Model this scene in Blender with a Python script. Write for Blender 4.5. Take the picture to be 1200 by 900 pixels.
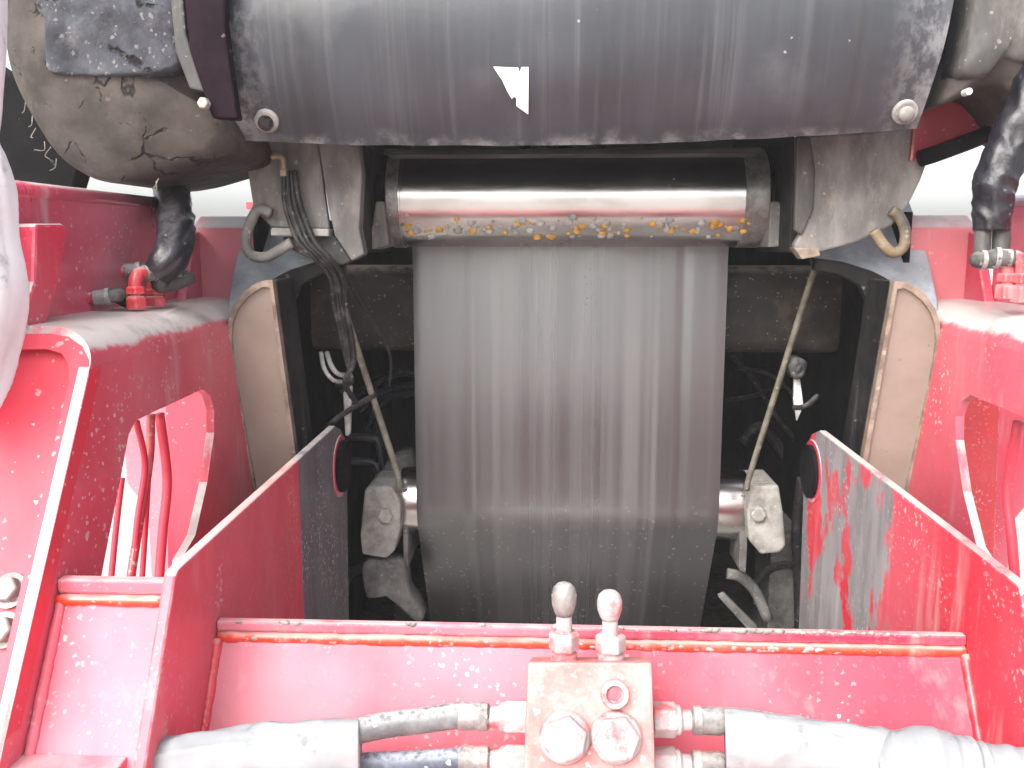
import bpy, bmesh, math, random
from mathutils import Vector, Matrix, noise
from mathutils.geometry import tessellate_polygon
random.seed(7)
for o in list(bpy.data.objects): bpy.data.objects.remove(o)
S = bpy.context.scene
COL = S.collection
R = math.radians
V = Vector
# ------------------------------------------------------------------ camera, sky, sun, exposure
F = 1050.0
PITCH = math.atan(165 / F); YAW = math.atan(50 / F * math.cos(PITCH))
cam = bpy.data.cameras.new('camera'); camo = bpy.data.objects.new('camera', cam); COL.objects.link(camo)
cam.sensor_width = 36; cam.lens = F / 1200 * 36; cam.clip_start = .02; cam.clip_end = 2000
camo.rotation_euler = (math.pi / 2 - PITCH, 0, YAW)
S.camera = camo
S.view_settings.view_transform = 'Standard'; S.view_settings.look = 'None'
S.view_settings.exposure = 1.66; S.view_settings.gamma = 1; S.view_settings.use_curve_mapping = False
SUN_EL, SUN_AZ = R(42), R(-150)          # azimuth measured from +Y towards +X: behind the camera, to its left
sd = V((math.sin(SUN_AZ) * math.cos(SUN_EL), math.cos(SUN_AZ) * math.cos(SUN_EL), math.sin(SUN_EL)))
W = bpy.data.worlds.new('World'); S.world = W; W.use_nodes = True
wn = W.node_tree.nodes; wl = W.node_tree.links
sky = wn.new('ShaderNodeTexSky'); sky.sky_type = 'NISHITA'; sky.sun_disc = False
sky.sun_elevation = SUN_EL; sky.sun_rotation = SUN_AZ; sky.air_density = 1.0; sky.dust_density = 4.0; sky.ozone_density = 1.0
hs = wn.new('ShaderNodeHueSaturation'); hs.inputs['Saturation'].default_value = .34
wl.new(sky.outputs[0], hs.inputs['Color']); wl.new(hs.outputs[0], wn['Background'].inputs[0])
wn['Background'].inputs[1].default_value = .15
sl = bpy.data.lights.new('sun', 'SUN'); sl.energy = 1.1; sl.angle = R(50); sl.color = (1, .96, .9)
so = bpy.data.objects.new('sun', sl); COL.objects.link(so)
so.rotation_euler = (-sd).to_track_quat('-Z', 'Y').to_euler()

RC = camo.rotation_euler.to_matrix() @ Matrix(((1, 0, 0), (0, 0, 1), (0, -1, 0)))   # camera x right, y forward, z up -> world
# ------------------------------------------------------------------ measuring helpers (rays meet real planes of the machine)
def ray(u, v): return RC @ V(((u - 600) / F, 1, (450 - v) / F))
def pix(u, v, X=None, Y=None, Z=None):
    d = ray(u, v)
    t = X / d.x if X is not None else Y / d.y if Y is not None else Z / d.z
    return d * t
class Plane:
    def __init__(s, a, b, c): s.p = a; s.n = (b - a).cross(c - a).normalized()
    def at(s, u, v, off=0):
        d = ray(u, v); t = s.p.dot(s.n) / d.dot(s.n)
        n = s.n if s.n.dot(d) < 0 else -s.n
        return d * t + n * off
MX = .072                                   # the machine is symmetric about X = MX/2
# ------------------------------------------------------------------ mesh helpers
MIR = False
ORG = {}
def tag(o, label=None, cat=None, group=None, kind=None):
    for k, v in (('label', label), ('category', cat), ('group', group), ('kind', kind)):
        if v: o[k] = v
    return o
def thing(name, loc, label, cat, group=None):
    o = bpy.data.objects.new(name, None); COL.objects.link(o); o.empty_display_size = .05
    loc = V(loc)
    if MIR: loc.x = MX - loc.x
    o.location = loc; ORG[o.name] = loc
    return tag(o, label, cat, group)
def mk(name, geo, m, parent=None, label=None, cat=None, group=None, kind=None, bevel=0, seg=2, smooth=False, sub=0):
    vs, fs = geo
    vs = [V(v) for v in vs]
    if MIR: vs = [V((MX - v.x, v.y, v.z)) for v in vs]
    lo = V((min(v.x for v in vs), min(v.y for v in vs), min(v.z for v in vs)))
    hi = V((max(v.x for v in vs), max(v.y for v in vs), max(v.z for v in vs)))
    org = V(((lo.x + hi.x) / 2, (lo.y + hi.y) / 2, lo.z))
    me = bpy.data.meshes.new(name)
    me.from_pydata([v - org for v in vs], [], fs)
    bm = bmesh.new(); bm.from_mesh(me)
    bmesh.ops.remove_doubles(bm, verts=bm.verts, dist=1e-6)
    bmesh.ops.recalc_face_normals(bm, faces=bm.faces)
    bm.to_mesh(me); bm.free()
    o = bpy.data.objects.new(name, me); COL.objects.link(o)
    o.location = org - (ORG[parent.name] if parent else V((0, 0, 0)))
    ORG[o.name] = org
    if parent: o.parent = parent
    me.materials.append(m)
    if smooth:
        for p in me.polygons: p.use_smooth = True
    if bevel:
        b = o.modifiers.new('bevel', 'BEVEL'); b.width = bevel; b.segments = seg; b.limit_method = 'ANGLE'; b.angle_limit = R(32)
    if sub:
        s = o.modifiers.new('sub', 'SUBSURF'); s.levels = s.render_levels = sub
    if smooth == 'angle':
        me.set_sharp_from_angle(angle=R(35))
    return tag(o, label, cat, group, kind)
def join(*gs):
    vs, fs = [], []
    for a, b in gs:
        k = len(vs); vs += list(a); fs += [tuple(i + k for i in f) for f in b]
    return vs, fs
def prism(outer, vec, holes=()):
    """flat polygon (list of 3D points) with holes, given thickness along vec"""
    loops = [list(map(V, outer))] + [list(map(V, h)) for h in holes]
    front = [p for l in loops for p in l]; n = len(front); vec = V(vec)
    vs = front + [p + vec for p in front]; fs = []
    if len(loops) == 1:
        fs += [tuple(range(n)), tuple(range(2 * n - 1, n - 1, -1))]
    else:
        for t in tessellate_polygon(loops):
            fs += [tuple(t), tuple(i + n for i in reversed(t))]
    k = 0
    for l in loops:
        for i in range(len(l)):
            a, b = k + i, k + (i + 1) % len(l)
            fs.append((a, b, b + n, a + n))
        k += len(l)
    return vs, fs
def box(lo, hi):
    x0, y0, z0 = lo; x1, y1, z1 = hi
    return prism([(x0, y0, z0), (x1, y0, z0), (x1, y0, z1), (x0, y0, z1)], (0, y1 - y0, 0))
def bez(pts, k=6, closed=False):
    pts = [V(p) for p in pts]; n = len(pts); out = []
    if n < 3 and not closed: return pts
    for i in range(n if closed else n - 1):
        p0 = pts[i - 1] if (i or closed) else pts[0] * 2 - pts[1]
        p1, p2 = pts[i], pts[(i + 1) % n]
        p3 = pts[(i + 2) % n] if (closed or i + 2 < n) else p2 * 2 - p1
        for j in range(k):
            t = j / k
            out.append(.5 * ((2 * p1) + (p2 - p0) * t + (2 * p0 - 5 * p1 + 4 * p2 - p3) * t * t + (3 * p1 - p0 - 3 * p2 + p3) * t ** 3))
    if not closed: out.append(pts[-1])
    return out
def tube(pts, r, n=12, k=6, closed=False, rf=None, flat=1.0):
    """round bar or hose along pts; r number or one per point; rf(pos, angle, t) scales the radius"""
    P = bez(pts, k, closed) if k > 1 else [V(p) for p in pts]
    m = len(P)
    def rad(i):
        if not isinstance(r, (list, tuple)): return r
        t = i / (m - 1) * (len(r) - 1); a = min(int(t), len(r) - 2); return r[a] + (r[a + 1] - r[a]) * (t - a)
    vs, fs = [], []
    up = None
    for i, p in enumerate(P):
        d = (P[(i + 1) % m] - P[i - 1]) if closed else (P[min(i + 1, m - 1)] - P[max(i - 1, 0)])
        d.normalize()
        if up is None: up = d.orthogonal().normalized() if abs(d.z) > .9 else d.cross(V((0, 0, 1))).cross(d).normalized()
        up = (up - d * up.dot(d)).normalized(); s = d.cross(up)
        for j in range(n):
            a = 2 * math.pi * j / n
            q = rad(i) * (rf(p, a, i / (m - 1)) if rf else 1)
            vs.append(p + (up * math.cos(a) + s * math.sin(a) * flat) * q)
    for i in range(m if closed else m - 1):
        for j in range(n):
            a, b = i * n + j, i * n + (j + 1) % n; c = ((i + 1) % m) * n
            fs.append((a, b, c + (j + 1) % n, c + j))
    if not closed:
        fs += [tuple(range(n - 1, -1, -1)), tuple(range((m - 1) * n, m * n))]
    return vs, fs
def lathe(p, ax, prof, n=32, rot=0):
    """prof: (distance along ax, radius) pairs"""
    p = V(p); ax = V(ax).normalized(); s = ax.orthogonal().normalized(); u = ax.cross(s)
    vs, fs = [], []
    for t, r in prof:
        for j in range(n):
            a = 2 * math.pi * j / n + rot
            vs.append(p + ax * t + (s * math.cos(a) + u * math.sin(a)) * max(r, 1e-5))
    for i in range(len(prof) - 1):
        for j in range(n):
            a, b = i * n + j, i * n + (j + 1) % n
            fs.append((a, b, b + n, a + n))
    fs += [tuple(range(n - 1, -1, -1)), tuple(range((len(prof) - 1) * n, len(prof) * n))]
    return vs, fs
def ball(c, r, sq=(1, 1, 1), nz=.0, n=8):
    c = V(c); vs, fs = [], []
    for i in range(n + 1):
        th = math.pi * i / n
        for j in range(2 * n):
            a = math.pi * j / n
            d = V((math.sin(th) * math.cos(a), math.sin(th) * math.sin(a), math.cos(th)))
            k = r * (1 + nz * noise.noise(d * 1.7 + c * 40))
            vs.append(c + V((d.x * sq[0], d.y * sq[1], d.z * sq[2])) * k)
    for i in range(n):
        for j in range(2 * n):
            a, b = i * 2 * n + j, i * 2 * n + (j + 1) % (2 * n)
            fs.append((a, b, b + 2 * n, a + 2 * n))
    return vs, fs
def dome(outline, cen, depth, back, rings=14, p=2.6, k=5, nz=0, nsc=12, folds=0):
    """closed outline bulging towards the camera by depth, with a skirt going back"""
    O = bez(outline, k, True); m = len(O); cen = V(cen)
    vs, fs = [], []
    vs += [q + V((0, back, 0)) for q in O]
    for i in range(rings + 1):
        s = 1 - (i / rings) ** 1.5 if i < rings else .02
        h = depth * (1 - s ** p) ** (1 / p)
        for q in O:
            w = cen + (q - cen) * s + V((0, -h, 0))
            if nz: w += V((.3, -1, .3)) * nz * noise.fractal(w * nsc, 1.0, 2.0, 4)
            if folds:
                f = V((w.x * 36 + w.z * 30, w.y * 8, w.z * 52 - w.x * 10)); f2 = V((w.x * 95 - w.z * 70, 3, w.z * 105))
                ridge = (1 - abs(noise.noise(f)) * 2.2) + .35 * (1 - abs(noise.noise(f2)) * 2.2)
                w += (V((0, -.8, 0)) + (w - cen).normalized() * .9) * folds * ridge
            vs.append(w)
    for i in range(rings + 1):
        for j in range(m):
            a, b = i * m + j, i * m + (j + 1) % m
            fs.append((a, b, b + m, a + m))
    fs += [tuple(range(m)), tuple(range((rings + 1) * m, (rings + 2) * m))]
    return vs, fs
def hexa(c, ax, r, h, ch=.18, rot=.2):
    return lathe(c, ax, [(0, r), (h * (1 - ch), r), (h, r * .86)], 6, rot)
# ------------------------------------------------------------------ materials
class NB:
    def __init__(s, name):
        s.m = bpy.data.materials.new(name); s.m.use_nodes = True
        s.t = s.m.node_tree; s.N = s.t.nodes; s.b = s.N['Principled BSDF']
        s.geo = s.N.new('ShaderNodeNewGeometry'); s.pos = s.geo.outputs['Position']
    def link(s, a, b): s.t.links.new(a, b)
    def put(s, sock, v):
        if hasattr(v, 'links'): s.link(v, sock)
        elif isinstance(v, (tuple, list)) and len(v) == 3 and sock.type == 'RGBA': sock.default_value = (*v, 1)
        else: sock.default_value = v
    def co(s, st=(1, 1, 1), off=0):
        if st == (1, 1, 1) and not off: return s.pos
        n = s.N.new('ShaderNodeMapping'); n.inputs['Scale'].default_value = st; n.inputs['Location'].default_value = (off, off * 1.7, -off)
        s.link(s.pos, n.inputs[0]); return n.outputs[0]
    def noise(s, sc, det=5, st=(1, 1, 1), off=0, rough=.6, dist=0):
        n = s.N.new('ShaderNodeTexNoise'); n.inputs['Scale'].default_value = sc; n.inputs['Detail'].default_value = det
        n.inputs['Roughness'].default_value = rough; n.inputs['Distortion'].default_value = dist
        s.link(s.co(st, off), n.inputs['Vector']); return n.outputs['Fac']
    def math(s, op, a, b=0.0, c=0.0):
        n = s.N.new('ShaderNodeMath'); n.operation = op
        for i, v in enumerate((a, b, c)): s.put(n.inputs[i], v)
        return n.outputs[0]
    def ramp(s, v, lo, hi, a=0.0, b=1.0):
        n = s.N.new('ShaderNodeMapRange'); n.interpolation_type = 'SMOOTHSTEP'
        s.put(n.inputs['Value'], v); n.inputs['From Min'].default_value = lo; n.inputs['From Max'].default_value = hi
        n.inputs['To Min'].default_value = a; n.inputs['To Max'].default_value = b
        return n.outputs[0]
    def speck(s, sc, thr, dens, st=(1, 1, 1), off=0):
        """small scattered dots; dens = share of cells that carry one"""
        n = s.N.new('ShaderNodeTexVoronoi'); n.inputs['Scale'].default_value = sc
        nn = s.N.new('ShaderNodeTexNoise'); nn.inputs['Scale'].default_value = sc * 1.3; nn.inputs['Detail'].default_value = 3; s.link(s.pos, nn.inputs['Vector'])
        w = s.N.new('ShaderNodeVectorMath'); w.operation = 'MULTIPLY_ADD'; s.link(nn.outputs['Color'], w.inputs[0]); w.inputs[1].default_value = (1.1 / sc,) * 3
        s.link(s.co(st, off), w.inputs[2]); s.link(w.outputs[0], n.inputs['Vector'])
        sep = s.N.new('ShaderNodeSeparateColor'); s.link(n.outputs['Color'], sep.inputs[0])
        on = s.math('LESS_THAN', sep.outputs[0], dens)
        rad = s.math('MULTIPLY', s.math('POWER', sep.outputs[1], 2.2), thr * 1.25)
        hit = s.ramp(s.math('SUBTRACT', rad, n.outputs['Distance']), -.02, .08)
        return s.math('MULTIPLY', on, hit)
    def mul(s, a, b): return s.math('MULTIPLY', a, b)
    def mx(s, a, b): return s.math('MAXIMUM', a, b)
    def mix(s, f, a, b):
        n = s.N.new('ShaderNodeMix'); n.data_type = 'RGBA'
        s.put(n.inputs['Factor'], f); s.put(n.inputs[6], a); s.put(n.inputs[7], b); return n.outputs[2]
    def axis(s, ax):
        n = s.N.new('ShaderNodeSeparateXYZ'); s.link(s.pos, n.inputs[0]); return n.outputs['XYZ'.index(ax)]
    def nz(s):
        n = s.N.new('ShaderNodeSeparateXYZ'); s.link(s.geo.outputs['Normal'], n.inputs[0]); return n.outputs[2]
    def edge(s, rad=.004, lo=.03, hi=.25):
        n = s.N.new('ShaderNodeBevel'); n.samples = 2; n.inputs[0].default_value = rad
        d = s.N.new('ShaderNodeVectorMath'); d.operation = 'DOT_PRODUCT'
        s.link(n.outputs[0], d.inputs[0]); s.link(s.geo.outputs['Normal'], d.inputs[1])
        return s.ramp(s.math('SUBTRACT', 1.0, d.outputs['Value']), lo, hi)
    def bump(s, h, st=.2, dist=.002):
        n = s.N.new('ShaderNodeBump'); n.inputs['Strength'].default_value = st; n.inputs['Distance'].default_value = dist
        s.link(h, n.inputs['Height']); s.link(n.outputs[0], s.b.inputs['Normal'])
    def done(s, col, rough=.5, metal=0.0, spec=.5, coat=0, ior=1.5):
        s.b.inputs['IOR'].default_value = ior
        s.put(s.b.inputs['Base Color'], col); s.put(s.b.inputs['Roughness'], rough); s.put(s.b.inputs['Metallic'], metal)
        s.b.inputs['Specular IOR Level'].default_value = spec; s.b.inputs['Coat Weight'].default_value = coat; s.b.inputs['Coat Roughness'].default_value = .14
        return s.m
DUST = (.50, .47, .44)
def red(name, base=(.50, .014, .042), dust=.5, cap=0, specks=.3, fade=.35, rough=.34, grey=None, coat=.5, edge=.7):
    n = NB(name)
    big = n.noise(7, 4); fine = n.noise(60, 5)
    col = n.mix(n.ramp(big, .35, .7), base, tuple(c * .8 + .01 for c in base))
    # chalky fading of the paint
    f = n.mul(n.ramp(n.noise(3.5, 5, (1, 1, .6), 3, .5), .30, .66), fade)
    col = n.mix(f, col, (.54, .18, .225))
    # streaks of dust running down
    st = n.ramp(n.noise(30, 6, (1, 1, .12), 5), .52, .74)
    d = n.mul(st, n.mul(n.ramp(n.noise(5, 3, (1, 1, 1), 9), .4, .65), dust * .8))
    # dust lying on faces that look up
    up = n.mul(n.ramp(n.nz(), .45, .95), n.ramp(n.noise(9, 7, (1, 1, 1), 1), .30, .55))
    d = n.mx(d, n.mul(up, min(1, dust * 1.5)))
    sp = n.mx(n.speck(210, .55, specks), n.mul(n.speck(105, .38, specks * .4, off=2), .9))
    sp = n.mul(sp, n.ramp(n.noise(7, 5, (1, 1, .7), 12), .46, .66, .10, 1))
    d = n.mx(d, n.mul(sp, .85))
    if edge:
        e = n.mul(n.edge(), n.ramp(n.noise(55, 4, off=4), .42, .6)); d = n.mx(d, n.mul(e, edge))
    if cap:                                 # thick pale dust lying on the rolled top, ending in a ragged line
        lie = n.ramp(n.math('MULTIPLY_ADD', n.noise(26, 8, (1, .7, .35), 41, .72), .8, n.nz()), .76, .98)
        pale = n.mix(n.ramp(n.noise(8, 5, off=44), .42, .55), (.30, .275, .265), (.56, .52, .50))
        col = n.mix(n.mul(lie, cap), col, pale)
    if grey is None:
        col = n.mix(d, col, DUST)
    else:                                   # paint worn away down to grey primer and steel over part of the plate
        y0, y1, soft, gcol, chips, keep = grey
        pat = n.noise(16, 8, (1, 1, .45), 7, .68)
        g = n.math('ADD', n.ramp(n.axis('Y'), y0 - soft, y0 + soft), n.math('MULTIPLY_ADD', pat, chips, -chips * .5))
        g = n.ramp(g, .46, .54)
        lost = n.ramp(n.noise(9, 7, (1, 1, .6), 22, .65), keep, keep + .05)
        g = n.mul(g, lost); blot = n.mul(n.ramp(n.noise(34, 6, (1, 1, .5), 51, .7), .60, .70), .6)
        gc = n.mix(n.ramp(n.noise(26, 6, (1, 1, .25), 2), .35, .7), gcol, tuple(c * .62 for c in gcol))
        gc = n.mix(n.mul(n.ramp(n.axis('Y'), y1 - .2, y1 + .1), .8), gc, (.09, .088, .09))
        col = n.mix(n.mul(d, .8), n.mix(g, col, n.mix(blot, gc, (.07, .06, .06))), DUST)
    n.bump(n.math('ADD', fine, n.mul(sp, 1.5)), .12)
    rg = n.math('MULTIPLY_ADD', d, .4, n.ramp(big, .3, .7, rough - .06, rough + .1))
    if grey: rg = n.math('MULTIPLY_ADD', g, .22, rg)
    return n.done(col, rg, spec=.38, coat=coat)
def grime(name,  base, dust=DUST, amt=.4, sc=9, rough=.6, metal=0.0, specks=.15, st=(1, 1, 1), bump=.25, up=.6, edge=0, dark=.5, hi=None, crack=0, spec=.28):
    n = NB(name)
    a = n.noise(sc, 7, st, 1, .65); b = n.noise(sc * 6, 5, st, 5)
    col = n.mix(n.ramp(a, .35, .65), base, tuple(c * dark for c in base))
    if hi: col = n.mix(n.ramp(n.noise(sc * .6, 6, st, 8, .6), .5, .64), col, hi)
    d = n.mul(n.ramp(n.noise(sc * 1.6, 8, st, 13, .7), .47, .72), amt)
    d = n.mx(d, n.mul(n.mul(n.ramp(n.nz(), .4, .95), n.ramp(b, .3, .6)), up))
    sp = n.mul(n.speck(180, .5, specks), .8); d = n.mx(d, sp)
    if crack:
        v = n.N.new('ShaderNodeTexVoronoi'); v.feature = 'DISTANCE_TO_EDGE'; v.inputs['Scale'].default_value = crack
        wv = n.N.new('ShaderNodeVectorMath'); wv.operation = 'ADD'; n.link(n.pos, wv.inputs[0])
        nn = n.N.new('ShaderNodeTexNoise'); nn.inputs['Scale'].default_value = 30; n.link(n.pos, nn.inputs['Vector'])
        ws = n.N.new('ShaderNodeVectorMath'); ws.operation = 'SCALE'; n.link(nn.outputs['Color'], ws.inputs[0]); ws.inputs['Scale'].default_value = .035
        n.link(ws.outputs[0], wv.inputs[1]); n.link(wv.outputs[0], v.inputs['Vector'])
        cr = n.mul(n.ramp(v.outputs['Distance'], .034, .008), n.ramp(n.noise(17, 6, off=31), .52, .60))
        col = n.mix(cr, col, (.012, .010, .010))
        b = n.math('ADD', b, n.mul(cr, -3.0)); d = n.mul(d, n.math('SUBTRACT', 1.0, cr))
    if edge: d = n.mx(d, n.mul(n.mul(n.edge(), n.ramp(b, .4, .6)), edge))
    col = n.mix(d, col, dust)
    n.bump(n.math('ADD', b, n.mul(a, 2.0)), bump)
    mt = n.math('MULTIPLY_ADD', d, -metal, metal) if metal else 0.0
    return n.done(col, n.math('MULTIPLY_ADD', d, .25, n.ramp(a, .3, .7, rough - .08, rough + .08)), mt, spec)
RED = red('red_paint', dust=.45)
RED_SIDE = red('red_paint_left_well', base=(.60, .016, .045), dust=.7, specks=.7, rough=.45, coat=.1, grey=(1.29, 1.5, .02, (.13, .115, .125), .08, .0))
RED_SIDE_R = red('red_paint_right_well', base=(.54, .014, .035), dust=.6, specks=.55, rough=.55, coat=0, grey=(1.19, 1.62, .26, (.245, .230, .236), 1.5, .44))
RED_FACE = red('red_paint_front', base=(.56, .030, .066), dust=.35, specks=.4, fade=.9, rough=.55, coat=0)
RED_PALE = red('red_paint_chalky', base=(.58, .16, .18), dust=.7, specks=.1, fade=1, rough=.4)
RED_BRIGHT = red('red_paint_clean', base=(.58, .014, .040), dust=.12, specks=.10, fade=.25, rough=.5, coat=0, edge=0)
RED_SPECK = red('red_paint_speckled', base=(.58, .012, .022), dust=.35, specks=.8, fade=.1, rough=.42)
RED_ARM = red('red_paint_arm', base=(.56, .024, .062), dust=.75, specks=.35, fade=.55, rough=.36, cap=.95, edge=0)
RED_WALL = red('red_paint_wall', base=(.52, .05, .10), dust=.6, specks=.25, fade=.7, rough=.3, coat=1)
WELD = red('weld_paint', base=(.66, .05, .02), dust=.4, specks=.8, fade=.0, rough=.4, edge=0)
RED_FIT = red('red_fitting_paint', base=(.48, .012, .022), dust=.6, specks=.7, fade=.2, rough=.45)
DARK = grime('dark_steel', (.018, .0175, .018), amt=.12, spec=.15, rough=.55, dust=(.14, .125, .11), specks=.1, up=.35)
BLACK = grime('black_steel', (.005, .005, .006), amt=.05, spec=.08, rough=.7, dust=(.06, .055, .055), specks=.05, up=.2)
PURPLE = grime('dark_maroon', (.011, .004, .008), amt=.04, spec=.08, rough=.7, dust=(.12, .1, .095), specks=.1)
BEAM = grime('dusty_beam', (.045, .037, .032), amt=.22, rough=.5, dust=(.26, .20, .15), sc=7, up=.9)
CHEEK = grime('grey_dirty_steel', (.19, .18, .172), amt=.6, rough=.6, dust=(.28, .25, .215), st=(1, 1, .45), sc=14)
CHEEK_D = grime('dark_dirty_steel', (.07, .067, .065), amt=.45, rough=.55, dust=(.22, .2, .18), st=(1, 1, .4), sc=14)
TAN = grime('tan_panel', (.30, .24, .20), amt=.25, rough=.6, dust=(.22, .18, .15), specks=.02, bump=.08, dark=.86, edge=0)
RIM = grime('tan_rim', (.30, .235, .185), amt=.5, rough=.6, dust=(.44, .35, .28), sc=25, bump=.2)
SHOULDER = grime('blue_grey_steel', (.34, .38, .44), amt=.3, spec=.5, rough=.35, dust=(.42, .40, .38), specks=.05, bump=.1, up=.4)
MUD = grime('dried_mud', (.064, .053, .046), amt=.6, rough=.85, dust=(.118, .102, .09), sc=10, bump=.6, specks=.02, hi=(.040, .036, .037), up=.1, edge=0, crack=15)
SLAB = grime('grey_mortar', (.06, .063, .075), amt=.45, rough=.9, dust=(.17, .16, .155), sc=17, bump=1.0, specks=.45, crack=6, up=.1, edge=0)
STONE_GREY = grime('pale_grey_casting', (.34, .325, .30), amt=.5, rough=.75, dust=(.46, .44, .41), sc=18, bump=.35, specks=.1)
GREY_D = grime('mid_grey_casting', (.15, .145, .14), amt=.5, rough=.8, dust=(.28, .27, .25), sc=16, bump=.6, specks=.1)
FIT = grime('grey_steel_fitting', (.30, .29, .28), amt=.5, rough=.5, dust=(.5, .47, .45), sc=30, bump=.25, specks=.2, metal=.4)
def fitting_pink():
    n = NB('dusted_fitting'); a = n.noise(45, 5, off=3); d = n.ramp(n.noise(28, 7, off=8, rough=.7), .38, .56)
    col = n.mix(d, n.mix(n.ramp(a, .4, .6), (.55, .10, .11), (.26, .235, .235)), (.38, .345, .34))
    n.bump(n.math('ADD', a, d), .3); return n.done(col, .65)
FITP = fitting_pink()
def block_mat():
    n = NB('manifold_paint'); d = n.ramp(n.noise(18, 8, off=8, rough=.72), .38, .68)
    col = n.mix(d, (.50, .14, .13), (.48, .29, .27))
    col = n.mix(n.ramp(n.noise(34, 6, off=2, rough=.7), .60, .70), col, (.40, .25, .18))
    sp = n.speck(160, .5, .35); col = n.mix(n.mul(sp, .7), col, (.62, .56, .53))
    e = n.mul(n.edge(.003), n.ramp(n.noise(70, 3), .4, .6)); col = n.mix(n.mul(e, .7), col, (.52, .45, .42))
    n.bump(n.math('ADD', n.noise(90, 5), d), .25); return n.done(col, .6)
BLOCK = block_mat()
def canvas(name='grey_canvas', hi=(.285, .295, .305), lo=(.215, .225, .235)):
    n = NB(name)
    a = n.noise(10, 6, off=2); w = n.N.new('ShaderNodeTexWave'); w.inputs['Scale'].default_value = 900; w.inputs['Distortion'].default_value = 2; n.link(n.pos, w.inputs['Vector'])
    col = n.mix(n.ramp(a, .35, .7), hi, lo)
    col = n.mix(n.mul(n.ramp(n.noise(26, 7, (1, 1, 1), 6, .7), .56, .68), .5), col, (.11, .11, .115))
    n.bump(n.math('ADD', n.mul(w.outputs['Fac'], .08), n.noise(90, 4)), .15, .0015); return n.done(col, .85, spec=.2)
CANVAS = canvas(); CANVAS_LIT = canvas('lit_canvas', (.62, .63, .64), (.5, .51, .52))  # second canvas is a lighter copy; light on the sleeve put into its colour
SLEEVE = grime('black_nylon', (.012, .012, .017), amt=.12, spec=.5, rough=.34, dust=(.13, .12, .12), sc=20, bump=.4, specks=.1, up=.3)
HOSE = grime('grey_rubber_hose', (.15, .155, .16), amt=.35, rough=.4, dust=(.36, .36, .36), sc=30, bump=.15, up=.95)
HOSE_B = grime('blue_grey_rubber_hose', (.11, .13, .17), amt=.25, rough=.35, dust=(.34, .37, .42), sc=30, bump=.1, up=.85)
CABLE = grime('black_cable', (.022, .021, .022), amt=.4, rough=.5, dust=(.17, .155, .14), sc=30, bump=.1)
BLUEC = grime('blue_black_hose', (.014, .020, .032), amt=.15, rough=.3, dust=(.10, .11, .13), sc=30, bump=.1)
WHITE = grime('white_plastic', (.66, .66, .64), amt=.25, rough=.5, dust=(.4, .38, .35), sc=30, bump=.05)
BRASS = grime('brass_fitting', (.36, .27, .17), amt=.4, rough=.45, metal=.6, dust=(.36, .33, .29), sc=30)
BAR = grime('khaki_bar', (.20, .18, .14), amt=.5, rough=.55, dust=(.34, .31, .25), sc=24)
BX0, BX1 = pix(482, 300, Y=1.70).x, pix(855, 300, Y=1.70).x
def rubber(name, base, streaks):
    n = NB(name)
    s1 = n.noise(9, 6, (1, .05, .06), 4, .6); s2 = n.noise(70, 4, (1, .02, .025), 2); sm = n.noise(6, 6, off=3)
    col = n.mix(n.ramp(s1, .35, .68), base, tuple(c * .55 for c in base))
    col = n.mix(n.mul(n.ramp(s2, .5, .75), .35 * streaks), col, (.30, .29, .29))
    return n, s1, s2, sm, col
def apron_mat():
    n, s1, s2, sm, col = rubber('black_rubber_sheet', (.034, .038, .046), .3)
    z, x = n.axis('Z'), n.axis('X')
    # chalky scuffing towards both bolted ends and along the lower lip
    ends = n.mx(n.ramp(x, -.38, -.47), n.mul(n.ramp(x, .42, .52), .6))
    sc = n.mul(ends, n.ramp(n.noise(55, 7, (1, 1, .6), 3, .7), .42, .62))
    lip = n.mul(n.ramp(n.math('MULTIPLY_ADD', n.noise(16, 6, off=7), .05, z), .185, .155), n.ramp(n.noise(22, 7, off=5, rough=.7), .42, .6))
    pat = n.mul(n.ramp(n.noise(5, 6, off=15, rough=.6), .55, .75), .18)
    d = n.mx(n.mx(n.mul(sc, .6), n.mul(lip, .55)), n.mx(n.mul(pat, .6), n.mul(n.speck(120, .3, .012), .6)))
    col = n.mix(d, col, (.36, .36, .36))
    cut = n.ramp(n.noise(24, 2, (1, .01, .012), 31), .66, .69)
    col = n.mix(n.mul(cut, .7), col, (.02, .02, .022))
    n.bump(n.math('ADD', n.mul(s2, 1.0), n.noise(120, 4)), .12)
    return n.done(col, n.math('MULTIPLY_ADD', d, .3, n.ramp(s2, .3, .7, .38, .5)), spec=.6)
APRON = apron_mat()
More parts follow.
